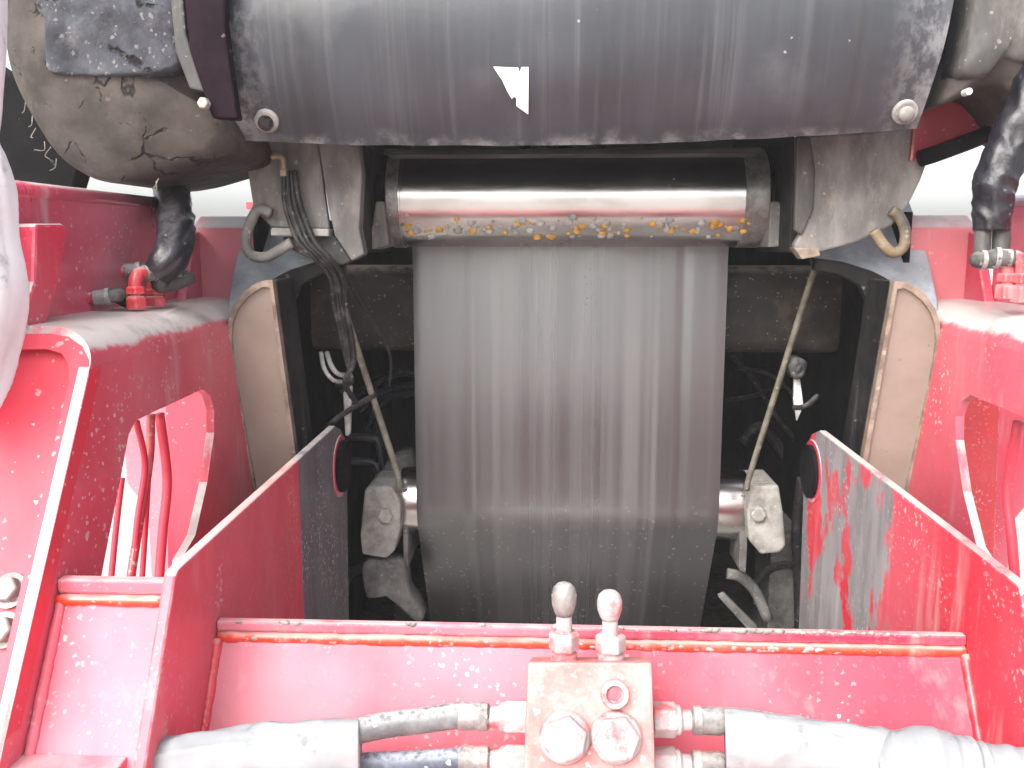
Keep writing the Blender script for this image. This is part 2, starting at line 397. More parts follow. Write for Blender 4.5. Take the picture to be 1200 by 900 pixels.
def belt_mat():
    n = NB('worn_belt_rubber')
    b0 = n.noise(11, 3, (1, .02, .03), 4, .5); b1 = n.noise(30, 2, (1, .0006, .0010), 17); b2 = n.noise(90, 2, (1, .0004, .0005), 9)
    x = n.axis('X')
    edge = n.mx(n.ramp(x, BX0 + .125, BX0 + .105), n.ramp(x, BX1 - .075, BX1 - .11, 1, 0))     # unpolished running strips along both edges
    col = n.mix(n.ramp(b0, .35, .65), (.028, .027, .029), (.017, .016, .017))
    col = n.mix(n.mul(n.ramp(b1, .38, .68), .6), col, (.09, .087, .088))
    col = n.mix(n.mul(n.ramp(b2, .45, .85), .3), col, (.022, .021, .022))
    mid = n.mul(n.ramp(x, BX0 + .10, BX0 + .22), n.ramp(x, BX0 + .44, BX0 + .34))        # middle band: sky reflection put into a paler colour, also smoother
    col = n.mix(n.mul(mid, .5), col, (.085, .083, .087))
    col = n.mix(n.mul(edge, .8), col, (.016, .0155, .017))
    low = n.ramp(n.axis('Z'), -.46, -.60)
    sp = n.mul(n.speck(170, .45, .22), n.mx(low, .05))
    col = n.mix(n.mul(sp, .7), col, (.26, .24, .22))
    n.bump(n.math('ADD', b1, n.mul(b2, .4)), .05)
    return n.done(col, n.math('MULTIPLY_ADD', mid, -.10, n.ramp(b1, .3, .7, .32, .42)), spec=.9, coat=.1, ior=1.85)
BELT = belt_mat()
def roller_mat():
    n = NB('polished_roller_steel')
    r = n.noise(90, 5, (.15, 1, 1), 2); sm = n.noise(14, 6, (.5, 1, 1), 6)
    spk = n.mul(n.speck(130, .4, .12), n.ramp(n.noise(12, 5, off=4), .5, .65))
    col = n.mix(n.ramp(sm, .4, .7), (.60, .57, .55), (.46, .43, .41)); col = n.mix(spk, col, (.16, .12, .09))
    n.bump(r, .05, .0006)
    return n.done(col, n.math('MULTIPLY_ADD', spk, .4, n.ramp(r, .3, .7, .19, .27)), n.math('MULTIPLY_ADD', spk, -.8, 1.0))
ROLL = roller_mat()
ORANGE = grime('orange_stone', (.62, .34, .07), amt=.3, rough=.7, dust=(.5, .38, .2), sc=60, edge=0, specks=.02)
GREYST = grime('pale_stone', (.40, .39, .37), amt=.3, rough=.8, dust=(.5, .48, .46), sc=60, edge=0, specks=.02)
def paper():
    n = NB('torn_paper'); d = n.ramp(n.noise(60, 6, rough=.7), .6, .68)
    return n.done(n.mix(n.mul(d, .35), (.85, .85, .84), (.5, .49, .48)), .7)
PAPER = paper()
RINGM = grime('worn_yellow_ring', (.12, .11, .10), amt=.5, rough=.55, dust=(.26, .24, .21), sc=16, hi=(.20, .145, .075))
def ground_mat():
    n = NB('pale_gravel'); a = n.noise(.6, 6); b = n.noise(14, 6)
    n.bump(b, .5, .02); return n.done(n.mix(n.ramp(a, .3, .7), (.46, .44, .41), (.36, .345, .32)), .9)
# ------------------------------------------------------------------ setting
g = mk('ground', ([(-60, -60, -1.35), (60, -60, -1.35), (60, 60, -1.35), (-60, 60, -1.35)], [(0, 1, 2, 3)]), ground_mat(), kind='structure')
# ------------------------------------------------------------------ red chassis
XL, XA, XO = -.381, -.508, -.62            # inner face of well plate, inner face of arm, inner face of outer wall
chassis = thing('machine_chassis', (MX / 2, 1.2, -1.2), 'red welded steel chassis with open well, side arms and chipped dusty paint', 'machine frame')
FPa = Plane(pix(255, 735, X=XL), pix(235, 868, X=XL), pix(255, 735, X=XL) + V((1, 0, 0)))
CELL = Plane(pix(197, 690, X=XL - .013), pix(165, 885, X=XL - .013), pix(197, 690, X=XL - .013) + V((1, 0, 0)))
POCK = Plane(pix(105, 430, X=XA), pix(5, 870, X=XA), pix(105, 430, X=XA) + V((1, 0, 0)))
def zy(pl, z, x):                            # point of a leaning front plane at height z and lateral x
    n = pl.n; return V((x, (n.dot(pl.p) - n.x * x - n.z * z) / n.y, z))
def weld(p, q, r=.0052):
    L = (q - p).length; k = max(4, int(L / .007))
    return tube([p.lerp(q, i / k) for i in range(k + 1)], r, 8, 1, rf=lambda w, a, t: 1 + .22 * noise.noise(w * 190) + .12 * noise.noise(w * 60))
def chassis_side(right):
    global MIR
    MIR = right
    sp = RED_SIDE_R if right else RED_SIDE
    # well plate: horizontal upper edge, leaning front edge, rounded ear behind
    top = [pix(u, v, X=XL) for u, v in ((206, 675), (209, 668), (216, 661), (393, 499), (400, 503), (406, 520), (409, 545), (407, 575))]
    y_end = top[-1].y
    poly = top + [V((XL, y_end - .03, -.95)), pix(165, 935, X=XL)]
    mk('well_side_plate', prism(poly, (-.013, 0, 0)), sp, chassis, 'patchily worn red well plate with bare grey metal' if right else 'speckled red well plate with smooth grey far half', bevel=.0025)
    # boss at the far end of the plate
    c = pix(399, 546, X=XL)
    e = mk('pivot_boss', lathe(c - V((.002, 0, 0)), (1, 0, 0), [(0, .056), (.003, .056), (.004, .054), (.004, .046), (.002, .045)], 40), RED_ARM, chassis, bevel=.001)
    mk('pivot_cap', lathe(c + V((.002, 0, 0)), (1, 0, 0), [(0, .047), (.006, .047), (.008, .042), (.009, .0)], 32), BLACK, e)
    # arm: inner wall with the tall opening, rolled top, outer wall
    hole = [pix(u, v, X=XA) for u, v in ((159, 493), (151, 509), (141, 563), (128, 627), (116, 690), (206, 690), (213, 655), (229, 627), (243, 565), (251, 507), (251, 480), (246, 463), (237, 456), (229, 460), (197, 475), (179, 483))]
    a0 = pix(105, 430, X=XA); zf = a0.z
    poly = [a0, V((XA, 1.95, zf)), V((XA, 1.95, -.85)), zy(POCK, -.85, XA)]
    mk('arm_inner_wall', prism(poly, (-.012, 0, 0), [hole]), RED_ARM, chassis)
    ztop = zf + .042; prof = [(XA, zf)]
    for i in range(1, 11):
        a = math.pi / 2 * i / 10; prof.append((XA - .055 * (1 - math.cos(a)), zf + .042 * math.sin(a)))
    prof += [(XO + .02, ztop + .001), (XO, ztop + .002), (XO, ztop - .010), (XA - .055, ztop - .010), (XA - .012, zf)]
    ys = [0] + [.03 * i for i in range(1, 40)]
    vs, fs = [], []; m = len(prof)
    for i, dy in enumerate(ys):
        for x, z in prof:
            y0 = zy(POCK, z, x).y + .001; y = y0 + (2.3 - y0) * dy / ys[-1]
            vs.append(V((x, y, z)))
    for i in range(len(ys) - 1):
        for j in range(m):
            a, b = i * m + j, i * m + (j + 1) % m; fs.append((a, b, b + m, a + m))
    fs += [tuple(range(m)), tuple(range(len(vs) - m, len(vs)))]
    mk('arm_top', (vs, fs), RED_ARM, chassis, smooth='angle')
    zw = pix(20, 222, X=XO).z
    w0 = [V((XO, y, z)) for y, z in ((.80, -.17), (.80, zw), (1.46, zw), (1.46, -.17))]
    ow = mk('arm_outer_wall', prism(w0, (-.014, 0, 0)), RED_WALL, chassis)
    mk('top_rail', tube([V((XO - .007, .80, zw)), V((XO - .007, 1.46, zw))], .011, 12, 1), RED_WALL, ow, smooth=True)
    mk('diaphragm', prism([V((x, 1.56 + .10 * (XA - x), z)) for x, z in ((XA - .013, -.85), (XA - .013, zf - .002), (-.70, zf - .002), (-.735, -.85))], (0, .012, 0)), RED_SPECK if right else RED_BRIGHT, chassis)
    mk('rear_diaphragm', prism([V((x, 1.80, z)) for x, z in ((XA - .013, -.85), (XA - .013, zf - .002), (-.90, zf - .002), (-.90, -.50), (-.86, -.56), (-.86, -.85))], (0, .012, 0)), RED_FACE, chassis)
    # pipes that stand in the opening
    for pts, r in ((((160, 494), (170, 545), (161, 610), (155, 680)), .0045), (((177, 485), (175, 540), (163, 615), (152, 685)), .006),
                   (((187, 485), (196, 560), (191, 620), (186, 685)), .007), (((176, 520), (171, 610), (166, 685)), .004), (((143, 560), (137, 610), (129, 690)), .004)):
        mk('pipe', tube([pix(u, v, X=XA - .05) for u, v in pts], r, 10, 5), RED_BRIGHT if r != .006 else RED_FIT, chassis, smooth=True)
    # front of the arm: flanged sloping plate
    off = V((0, 0, 0))
    def pk(u, v, o=0): return POCK.at(u, v, o)
    outer = [pk(u, v) for u, v in ((-22, 393), (60, 391), (80, 395), (96, 406), (104, 422), (104, 440), (5, 870), (-12, 940), (-60, 940))]
    inner = [pk(u, v) for u, v in ((-30, 411), (55, 409), (72, 414), (81, 428), (80, 450), (-18, 870), (-34, 930), (-52, 930))]
    fr = mk('arm_front_flange', prism(outer, (0, .028, .004), [inner]), RED_BRIGHT, chassis)
    mk('arm_front_panel', prism([p + V((0, .016, 0)) for p in outer], (0, .010, 0)), RED_BRIGHT, chassis)
    # small cell between arm and well plate
    L, Rr = XA + .001, XL - .0135
    z0 = CELL.at(100, 690).z
    q = [zy(CELL, z0, L), zy(CELL, z0, Rr), zy(CELL, -.85, Rr), zy(CELL, -.85, L)]
    c = mk('cell_plate', prism(q, (0, .010, 0)), RED_FACE, chassis, bevel=.001)
    t = zy(CELL, z0, L)
    mk('cell_flange', box((L, t.y - .006, z0 - .003), (Rr, t.y + .008, z0 + .012)), RED_FACE, c, bevel=.0025)
    mk('weld_bead', weld(zy(CELL, z0 - .009, L) - V((0, .002, 0)), zy(CELL, z0 - .009, Rr) - V((0, .002, 0)), .006), WELD, c, smooth=True)
    mk('weld_bead', weld(zy(CELL, z0 - .012, L + .004), zy(CELL, -.62, L + .004), .0055), RED_FACE, c, smooth=True)
    zb = CELL.at(60, 883).z
    b = zy(CELL, zb, L)
    mk('sill_plate', box((XO, b.y - .028, zb - .012), (Rr - .012, b.y - .0005, zb)), RED_FACE, chassis, bevel=.002)
    MIR = False
chassis_side(False); chassis_side(True)
# cross plate that closes the well towards the camera
XRr = MX - XL
zt = FPa.at(690, 745).z
q = [zy(FPa, zt, XL + .0005), zy(FPa, zt, XRr - .0005), zy(FPa, -.8, XRr - .0005), zy(FPa, -.8, XL + .0005)]
cp = mk('cross_plate', prism(q, (0, .012, 0)), RED_FACE, chassis, bevel=.001)
ty = zy(FPa, zt, 0).y
mk('cross_flange', box((XL + .001, ty - .006, zt - .001), (XRr - .001, ty + .006, zt + .0115)), RED_FACE, cp, bevel=.003)
mk('weld_bead', weld(V((XL + .002, ty - .004, zt - .008)), V((XRr - .002, ty - .004, zt - .008)), .0065), WELD, cp, smooth=True)
crust = []
for i in range(150):
    x = random.choice((random.uniform(.12, .40), random.uniform(.20, .36), random.uniform(XL + .01, XRr - .01)))
    z = zt + random.choice((.0115, .0115, -.008, -.007)) + random.gauss(0, .0008)
    crust.append(ball((x, ty - .0055 if z > zt else ty - .009, z), random.choice((.001, .0014, .002, .0028, .0034)), (1.6, .7, .8), .8, 3))
mk('mortar_crumbs', join(*crust), STONE_GREY, cp, kind='stuff', smooth=True)
for s in (0, 1):
    MIR = bool(s)
    mk('weld_bead', weld(zy(FPa, zt - .01, XL + .002), zy(FPa, -.68, XL + .002), .006), RED_SPECK, cp, smooth=True)
MIR = False
mk('unseen_deck', box((XO, .15, -.70), (MX - XO, .70, -.685)), RED_BRIGHT, chassis, bevel=.002)  # unseen plate below the view, added and sized to reflect red into the belt
# left gusset on the outer wall, right gusset further back
mk('wall_gusset', prism([pix(u, v, X=XO + .03) for u, v in ((42, 262), (76, 262), (80, 275), (66, 345), (55, 380), (22, 384), (40, 330))], (-.0295, 0, 0)), RED_ARM, chassis, bevel=.004)
for s_ in (0, 1):
    MIR = bool(s_)
    bl = mk('rear_block', prism([V((XO + .0005, y, z)) for y, z in ((1.52, -.097), (1.64, -.097), (1.64, .046), (1.56, .046), (1.52, .026))], (.115, 0, 0)), RED_PALE, chassis, bevel=.004)
    mk('block_rib', prism([V((XO + .0005, y, z)) for y, z in ((1.44, -.097), (1.5195, -.097), (1.5195, .02), (1.50, .015))], (.016, 0, 0)), RED_FACE, bl, bevel=.003)
MIR = False
# nuts at the edge of the left arm front
for u, v in ((5, 690), (-2, 737)):
    c = POCK.at(u, v, .006 - .016); ax = POCK.n if POCK.n.y < 0 else -POCK.n
    n_ = mk('hex_nut', hexa(c, ax, .0135, .013), FIT, chassis, bevel=.001)
    mk('washer', lathe(c - ax * .002, ax, [(0, .018), (.0035, .018)], 24), FIT, n_)
mk('far_cross_bar', box((-.80, 2.33, .088), (-.66, 2.38, .106)), RED_BRIGHT, chassis, bevel=.002)
# ------------------------------------------------------------------ dark machine bay behind the belt
bay = thing('machine_bay', (MX / 2, 2.2, -1.1), 'dark greasy machine bay behind the conveyor belt', 'machine bay')
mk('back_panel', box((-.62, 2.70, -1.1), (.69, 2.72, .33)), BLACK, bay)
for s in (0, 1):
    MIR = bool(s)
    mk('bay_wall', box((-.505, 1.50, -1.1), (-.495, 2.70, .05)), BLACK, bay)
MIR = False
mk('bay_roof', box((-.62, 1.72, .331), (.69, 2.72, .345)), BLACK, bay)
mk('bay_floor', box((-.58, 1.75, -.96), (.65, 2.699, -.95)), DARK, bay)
# cross beam with rounded edges
def rrect(y0, y1, z0, z1, r, k=5):
    out = []
    for cy, cz, a0 in ((y1 - r, z1 - r, 0), (y0 + r, z1 - r, 90), (y0 + r, z0 + r, 180), (y1 - r, z0 + r, 270)):
        for i in range(k + 1):
            a = R(a0 + 90 * i / k); out.append((cy + r * math.cos(a), cz + r * math.sin(a)))
    return out
zb1, zb0 = pix(440, 312, Y=1.80).z, pix(440, 412, Y=1.80).z
mk('cross_beam', prism([V((-.494, y, z)) for y, z in rrect(1.80, 1.95, zb0, zb1, .028)], (1.060, 0, 0)), BEAM, None,
   'dark dusty cross beam spanning behind the belt between both pillars', 'beam', smooth='angle')
# ------------------------------------------------------------------ pillars
PIL = Plane(pix(320, 330, X=-.427), pix(345, 522, X=-.427), pix(320, 330, X=-.427) + V((1, 0, 0)))
def pillar(right):
    global MIR
    MIR = right
    D = [PIL.at(u, v) for u, v in ((319, 328), (308, 329), (296, 334), (284, 344), (274, 358), (268, 374), (266, 392), (268, 420), (276, 470), (296, 575), (304, 620), (358, 620))]
    I = [PIL.at(u, v) for u, v in ((316, 337), (308, 336), (299, 341), (288, 350), (279, 362), (273, 377), (271, 393), (273, 420), (281, 470), (300, 575), (309, 614), (352, 614))]
    t = thing('side_pillar', D[8], ('tan faced pillar with rounded top shoulder right of the belt' if right else 'tan faced pillar with rounded top shoulder left of the belt'), 'pillar', 'pillars beside the conveyor')
    mk('face_panel', prism([p + V((0, .006, 0)) for p in D], (0, .006, 0)), TAN, t)
    mk('rim', prism(D, (0, .02, 0), [I]), RIM, t)
    body = [p + V((0, .0125, 0)) for p in D]
    mk('body', prism(body, (0, .10, 0)), DARK, t, bevel=.003)
    mk('arch_plate', prism([pix(u, v, Y=1.475) for u, v in ((300, 348), (318, 327), (340, 316), (372, 306), (402, 302), (404, 316), (374, 322), (352, 334), (344, 352), (350, 420), (362, 530), (330, 560))], (0, .02, 0)), DARK, t, bevel=.003)
    # shoulder plate that leans back above the pillar
    SH = Plane(pix(268, 378, Y=1.405), pix(300, 240, Y=1.60), pix(268, 378, Y=1.405) + V((1, 0, 0)))
    sh = [SH.at(u, v) for u, v in ((266, 390), (268, 350), (274, 315), (286, 268), (298, 232), (330, 236), (372, 280), (408, 296), (404, 303), (372, 307), (340, 317), (318, 329), (300, 345))]
    mk('shoulder_plate', prism(sh, (0, .014, .006)), SHOULDER, t, bevel=.003)
    MIR = False
pillar(False); pillar(True)
def px(pts, Y): return [pix(u, v, Y=Y) for u, v in pts]
mk('lifting_ring', tube(px(((318, 250), (303, 246), (293, 262), (288, 284), (295, 299), (312, 301), (328, 293), (342, 284)), 1.42), .0085, 12, 6), CHEEK, None,
   'bent steel lifting ring on the shoulder of the left pillar', 'lifting ring', 'lifting rings on the pillar shoulders', smooth=True)
mk('lifting_ring', tube(px(((1045, 246), (1054, 254), (1061, 272), (1058, 290), (1047, 296), (1036, 288), (1024, 270)), 1.42), .0085, 12, 6), RINGM, None,
   'yellowish rusted lifting ring on the shoulder of the right pillar', 'lifting ring', 'lifting rings on the pillar shoulders', smooth=True)
# ------------------------------------------------------------------ rubber apron
YC, ZC, RA = 1.55, .335, .30
AX0, AX1 = -.496, .517
def apron_pt(x, th, off=0):
    t = (x - AX0) / (AX1 - AX0) * 2 - 1
    sag = (1 - t * t)
    w = .0035 * noise.noise(V((x * 5, th * 4, 0)))
    r = RA + off + w
    x = .0105 + (x - .0105) * (1 - .035 * max(0, min(1, th / R(38))))
    return V((x, YC - r * math.cos(th), ZC - r * math.sin(th)))
def th_end(x):
    t = (x - AX0) / (AX1 - AX0) * 2 - 1
    return R(37.6 + 3.2 * (1 - t * t) - 1.2 * t + .35 * noise.noise(V((x * 18, 3, 1))))
nx, nt = 80, 44
vs, fs = [], []
for off in (0, -.010):
    for i in range(nx + 1):
        x = AX0 + (AX1 - AX0) * i / nx
        for j in range(nt + 1):
            vs.append(apron_pt(x, R(-150) + (th_end(x) - R(-150)) * (j / nt) ** .8, off))
N1 = (nx + 1) * (nt + 1)
for i in range(nx):
    for j in range(nt):
        a = i * (nt + 1) + j; q = (a, a + 1, a + nt + 2, a + nt + 1)
        fs += [q, tuple(N1 + k for k in reversed(q))]
for i in range(nx):
    for j in (0, nt):
        a = i * (nt + 1) + j; b = a + nt + 1; fs.append((a, b, b + N1, a + N1))
for j in range(nt):
    for i in (0, nx):
        a = i * (nt + 1) + j; b = a + 1; fs.append((a, b, b + N1, a + N1))
ap = thing('rubber_apron', apron_pt(.05, R(38)), 'wide black rubber apron curved over the roller with a torn white sticker', 'rubber apron')
mk('sheet', (vs, fs), APRON, ap, smooth='angle')
def on_apron(u, v, off=0):
    d = ray(u, v); lo, hi = .9, 1.6
    for _ in range(50):
        m = (lo + hi) / 2; p = d * m
        if (V((p.y - YC, p.z - ZC)).length - (RA + off)) > 0: lo = m
        else: hi = m
    return d * lo
for u, v in ((313, 141), (1060, 131)):
    p = on_apron(u, v); ax = V((0, p.y - YC, p.z - ZC)).normalized()
    b = mk('bolt', lathe(p - ax * .004, ax, [(0, .017), (.008, .017), (.010, .0155), (.0105, .012)], 28), STONE_GREY, ap, smooth='angle')
    mk('bolt_head', lathe(p + ax * .004, ax, [(0, .011), (.008, .0105), (.011, .007), (.0115, 0)], 20), MUD if u < 600 else STONE_GREY, b, smooth=True)
st = [on_apron(u, v, .0055) for u, v in ((578, 78), (590, 78.5), (607, 79), (609, 85), (611, 78.5), (619.5, 78.5), (619, 134), (605, 124), (605, 115), (602, 113), (600, 116), (595, 108), (588, 93), (583, 86))]
mk('sticker', prism(st, (0, .0008, 0)), PAPER, ap, 'torn white sticker scrap')
mk('lip_bar', box((on_apron(440, 160).x, 1.38, .132), (on_apron(905, 160).x, 1.45, .140)), DARK, ap, bevel=.002)
# side skirts that close the apron's ends
for s in (0, 1):
    MIR = bool(s)
    xe = AX0 + .024 if not s else MX - AX1 + .024
    pts = [V((xe, YC - (RA - .012) * math.cos(R(a)), ZC - (RA - .012) * math.sin(R(a)))) for a in range(-150, 40, 5)] + [V((xe, 1.75, .16))]
    mk('end_plate', prism(pts, (.012, 0, 0)), DARK, ap)
MIR = False
# ------------------------------------------------------------------ upper roller
RX0, RX1 = pix(451, 233, Y=1.55).x, pix(903, 233, Y=1.55).x
rc = pix(668, 233.5, Y=1.62); rr = .0835
roller = thing('guide_roller', (MX / 2, rc.y, rc.z - rr), 'polished steel guide roller with orange gravel stuck along its underside', 'roller')
rp = [(0, rr * .93), (.0015, rr * .985), (.006, rr), (.027, rr), (.0275, rr - .003), (.031, rr - .003), (.0315, rr)]
Lr = RX1 - RX0
prof = rp + [(Lr * i / 8, rr) for i in range(1, 8)] + [(Lr - a, b) for a, b in reversed(rp)]
mk('shell', lathe((RX0, rc.y, rc.z), (1, 0, 0), prof, 96), ROLL, roller, smooth='angle')
BAND = grime('brushed_end_band', (.30, .29, .28), amt=.5, rough=.38, metal=.7, dust=(.36, .34, .32), sc=30, bump=.08, spec=.5)
mk('end_band', lathe((RX0 + .0022, rc.y, rc.z), (1, 0, 0), [(0, rr * .985), (.002, rr + .0012), (.021, rr + .0012), (.0225, rr - .0005)], 96), BAND, roller, smooth='angle')
mk('end_band', lathe((RX1 - .0022, rc.y, rc.z), (-1, 0, 0), [(0, rr * .985), (.002, rr + .0012), (.040, rr + .0012), (.0415, rr - .0005)], 96), BAND, roller, smooth='angle')
mk('shaft', lathe((RX0 - .035, rc.y, rc.z), (1, 0, 0), [(0, .022), (Lr + .07, .022)], 24), DARK, roller, smooth='angle')
gor, ggr = [], []
for i in range(120):
    x = RX0 + .03 + random.random() * (Lr - .06)
    th = R(random.gauss(-38, 7)); th = max(R(-58), min(R(-20), th))
    if random.random() < .15: x = rc.x + random.gauss(0, .09)
    r = random.choice((.0018, .0022, .003, .004, .0055, .0062))
    c = V((x, rc.y - (rr + r * .15) * math.cos(th), rc.z + (rr + r * .15) * math.sin(th)))
    (gor if random.random() < (.55 if r > .0035 else .3) else ggr).append(ball(c, r, (1.25, .6, .95), .5, 4))
mk('orange_gravel', join(*gor), ORANGE, roller, kind='stuff', smooth=True)
mk('grey_gravel', join(*ggr), GREYST, roller, kind='stuff', smooth=True)
# ------------------------------------------------------------------ belt and lower drum
BX0, BX1 = pix(482, 300, Y=1.70).x, pix(855, 300, Y=1.70).x
dr = .115
zc = pix(668, 588, Y=1.74).z; yc = 1.709 + dr
prof = [(1.72, .30), (1.712, .10), (1.712, -.05), (1.711, -.25), (1.710, -.40), (1.7095, zc + .05), (1.709, zc + .02)]
for i in range(0, 13):
    a = R(2.5 * i); prof.append((yc - dr * math.cos(a), zc - dr * math.sin(a)))
t0 = R(30); dy, dz = math.sin(t0), -math.cos(t0)
e = prof[-1]
for k in (.006, .015, .03, .05, .08, .12, .18, .26, .4, .6): prof.append((e[0] + dy * k, e[1] + dz * k))
PB = bez([V((0, y, z)) for y, z in prof], 3)
nb = 70; vs, fs = [], []
def ridge(x):
    t = (x - BX0) / (BX1 - BX0); h = .0012 * noise.noise(V((t * 14, 1, 2))) + .0006 * noise.noise(V((t * 45, 5, 2)))
    if t < .175: h -= .0016
    if .855 < t < .885: h -= .0022
    if t > .985 or t < .012: h -= .0015
    return h
for off in (0, .011):
    for k, p in enumerate(PB):
        a, b = PB[max(k - 1, 0)], PB[min(k + 1, len(PB) - 1)]
        d = (b - a).normalized(); nrm = V((0, d.z, -d.y))      # towards the camera
        if nrm.y > 0 and k < 12: nrm = -nrm
        for i in range(nb + 1):
            x = BX0 + (BX1 - BX0) * i / nb
            vs.append(p + V((x, 0, 0)) + nrm * ((ridge(x) if not off else 0) + -off))
n1 = len(PB) * (nb + 1)
for k in range(len(PB) - 1):
    for i in range(nb):
        a = k * (nb + 1) + i; q = (a, a + 1, a + nb + 2, a + nb + 1); fs += [q, tuple(n1 + j for j in reversed(q))]
    for i in (0, nb):
        a = k * (nb + 1) + i; b = a + nb + 1; fs.append((a, b, b + n1, a + n1))
for k in (0, len(PB) - 1):
    for i in range(nb):
        a = k * (nb + 1) + i; fs.append((a, a + 1, a + 1 + n1, a + n1))
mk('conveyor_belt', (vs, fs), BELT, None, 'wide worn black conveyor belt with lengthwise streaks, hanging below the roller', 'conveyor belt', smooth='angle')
DX0, DX1 = pix(469, 618, Y=1.76).x, pix(876, 618, Y=1.76).x
dr2 = .071
zc -= .018; yc = 1.709 + .088
drum = thing('tail_drum', (MX / 2, yc, zc - dr2), 'steel tail drum that the belt turns around, shiny at its right end', 'drum')
mk('drum_shell', lathe((DX0, yc, zc), (1, 0, 0), [(0, dr2 * .9), (.002, dr2 - .001), (.004, dr2), (.02, dr2)] + [(DX1 - DX0 - a, b) for a, b in ((.02, dr2), (.004, dr2), (.002, dr2 - .001), (0, dr2 * .9))], 64), ROLL, drum, smooth='angle')
mk('shaft', lathe((DX0 - .03, yc, zc), (1, 0, 0), [(0, .028), (DX1 - DX0 + .06, .028)], 24), DARK, drum)
# bearing blocks beside the drum
def block(pts, bolt, lab, Y):
    P = px(pts, Y); t = thing('bearing_block', P[-1], lab, 'bearing block', 'bearing blocks of the tail drum')
    mk('housing', prism(P, (0, .13, 0)), STONE_GREY, t, bevel=.005)
    c = pix(*bolt, Y=Y)
    b = mk('bolt', hexa(c + V((0, .001, 0)), (0, -1, 0), .0155, .012, rot=.3), STONE_GREY, t, bevel=.0012)
    return t
lb = block(((427, 574), (434, 570), (459, 570), (469, 588), (469, 620), (462, 646), (452, 655), (424, 650), (422, 628)), (452, 604), 'pale grey bearing block left of the tail drum', 1.70)
rb = block(((882, 570), (913, 569), (918, 600), (921, 640), (914, 648), (892, 650), (878, 634), (875, 600)), (888, 602), 'pale grey bearing block right of the tail drum', 1.70)
mk('side_flange', box((pix(470, 600, Y=1.72).x, 1.735, pix(470, 668, Y=1.72).z), (pix(476, 600, Y=1.72).x, 1.9, pix(470, 575, Y=1.72).z)), GREY_D, lb, bevel=.002)
mk('side_flange', prism(px(((868, 580), (874, 580), (876, 640), (874, 672), (866, 668)), 1.735), (0, .1, 0)), GREY_D, rb, bevel=.002)
lump = px(((440, 578), (446, 552), (458, 536), (470, 530), (484, 534), (486, 580)), 1.86)
mk('dust_cover', dome(lump, sum(lump, V((0, 0, 0))) / 6, .03, .05, nz=.012, nsc=22), GREY_D, None, 'ragged dusty grey cover behind the left bearing block', 'cover', smooth=True)
lump = px(((426, 660), (450, 655), (474, 660), (480, 690), (490, 704), (497, 722), (489, 727), (472, 712), (455, 698), (440, 690), (430, 698)), 1.72)
mk('scraper_bracket', dome(lump, sum(lump, V((0, 0, 0))) / len(lump), .02, .04, k=3, nz=.006, nsc=30), GREY_D, None, 'crusted grey bracket hanging under the left bearing block', 'bracket', smooth=True)
mk('curved_strut', tube(px(((852, 672), (868, 676), (886, 694), (900, 726)), 1.80), .012, 8, 4), GREY_D, None, 'curved grey arm below the right bearing block', 'arm', smooth=True)
mk('flat_strut', prism(px(((842, 700), (850, 697), (888, 735), (880, 742)), 1.78), (0, .02, 0)), GREY_D, None, 'flat grey strut crossing low beside the belt, right side', 'strut', bevel=.002)
mk('grey_box', box((pix(905, 610, Y=1.95).x, 1.95, pix(905, 800, Y=1.95).z), (pix(938, 610, Y=1.95).x, 2.1, pix(905, 620, Y=1.95).z)), GREY_D, None, 'small grey box standing behind the right bearing block', 'box', bevel=.004)
mk('lower_tray', box((-.36, 1.92, -.95), (-.19, 2.2, pix(440, 706, Y=1.92).z)), DARK, None, 'dark flat tray low in the bay behind the left bracket', 'tray', bevel=.003)
# ------------------------------------------------------------------ stay bars
def bar(p, q, w, t, r2=None):
    d = (q - p).normalized(); s = d.cross(V((0, 1, 0))).normalized() * w; b = V((0, t, 0))
    return prism([p - s, p + s, q + s, q - s], b)
for a, b, c, lab in (((398, 345), (466, 556), (467, 576), 'thin khaki stay bar slanting down to the left bearing block'), ((958, 304), (880, 552), (875, 574), 'thin khaki stay bar slanting down to the right bearing block')):
    p, q, s = pix(*a, Y=1.56), pix(*b, Y=1.67), pix(*c, Y=1.68)
    t = thing('stay_bar', s, lab, 'stay bar', 'stay bars of the bearing blocks')
    mk('rod', tube([p, p.lerp(q, .5), q, s], .0068, 8, 3, flat=.8), BAR, t, smooth=True)
    mk('eye', lathe(p - V((0, .012, 0)), (0, 1, 0), [(0, .008), (.002, .012), (.022, .012), (.024, .008)], 16), CHEEK_D, t)
# ------------------------------------------------------------------ roller cheeks and mounts
lc = thing('roller_cheek', pix(350, 285, Y=1.45), 'grey grimy steel cheek with cable bundle, left of the roller', 'roller bracket', 'roller cheeks')
mk('front_plate', prism(px(((284, 158), (372, 158), (381, 232), (386, 268), (318, 266), (302, 250), (296, 238), (290, 200)), 1.435), (0, .012, 0)), CHEEK, lc, bevel=.002)
mk('wear_plate', prism(px(((371, 158), (419, 158), (424, 205), (421, 268), (427, 298), (412, 306), (392, 276), (384, 240)), 1.427), (0, .03, 0)), CHEEK, lc, bevel=.003)
mk('flange', prism(px(((317, 267), (385, 268), (385, 277), (317, 276)), 1.42), (0, .05, 0)), STONE_GREY, lc, bevel=.002)
mk('clamp_plate', prism(px(((330, 278), (392, 276), (412, 306), (400, 311), (360, 302), (336, 290)), 1.44), (0, .03, 0)), CHEEK_D, lc, bevel=.003)
x0 = pix(420, 200, Y=1.435).x
mk('side_plate', box((x0 - .012, 1.46, pix(420, 296, Y=1.46).z), (x0, 1.70, .16)), DARK, lc, bevel=.002)
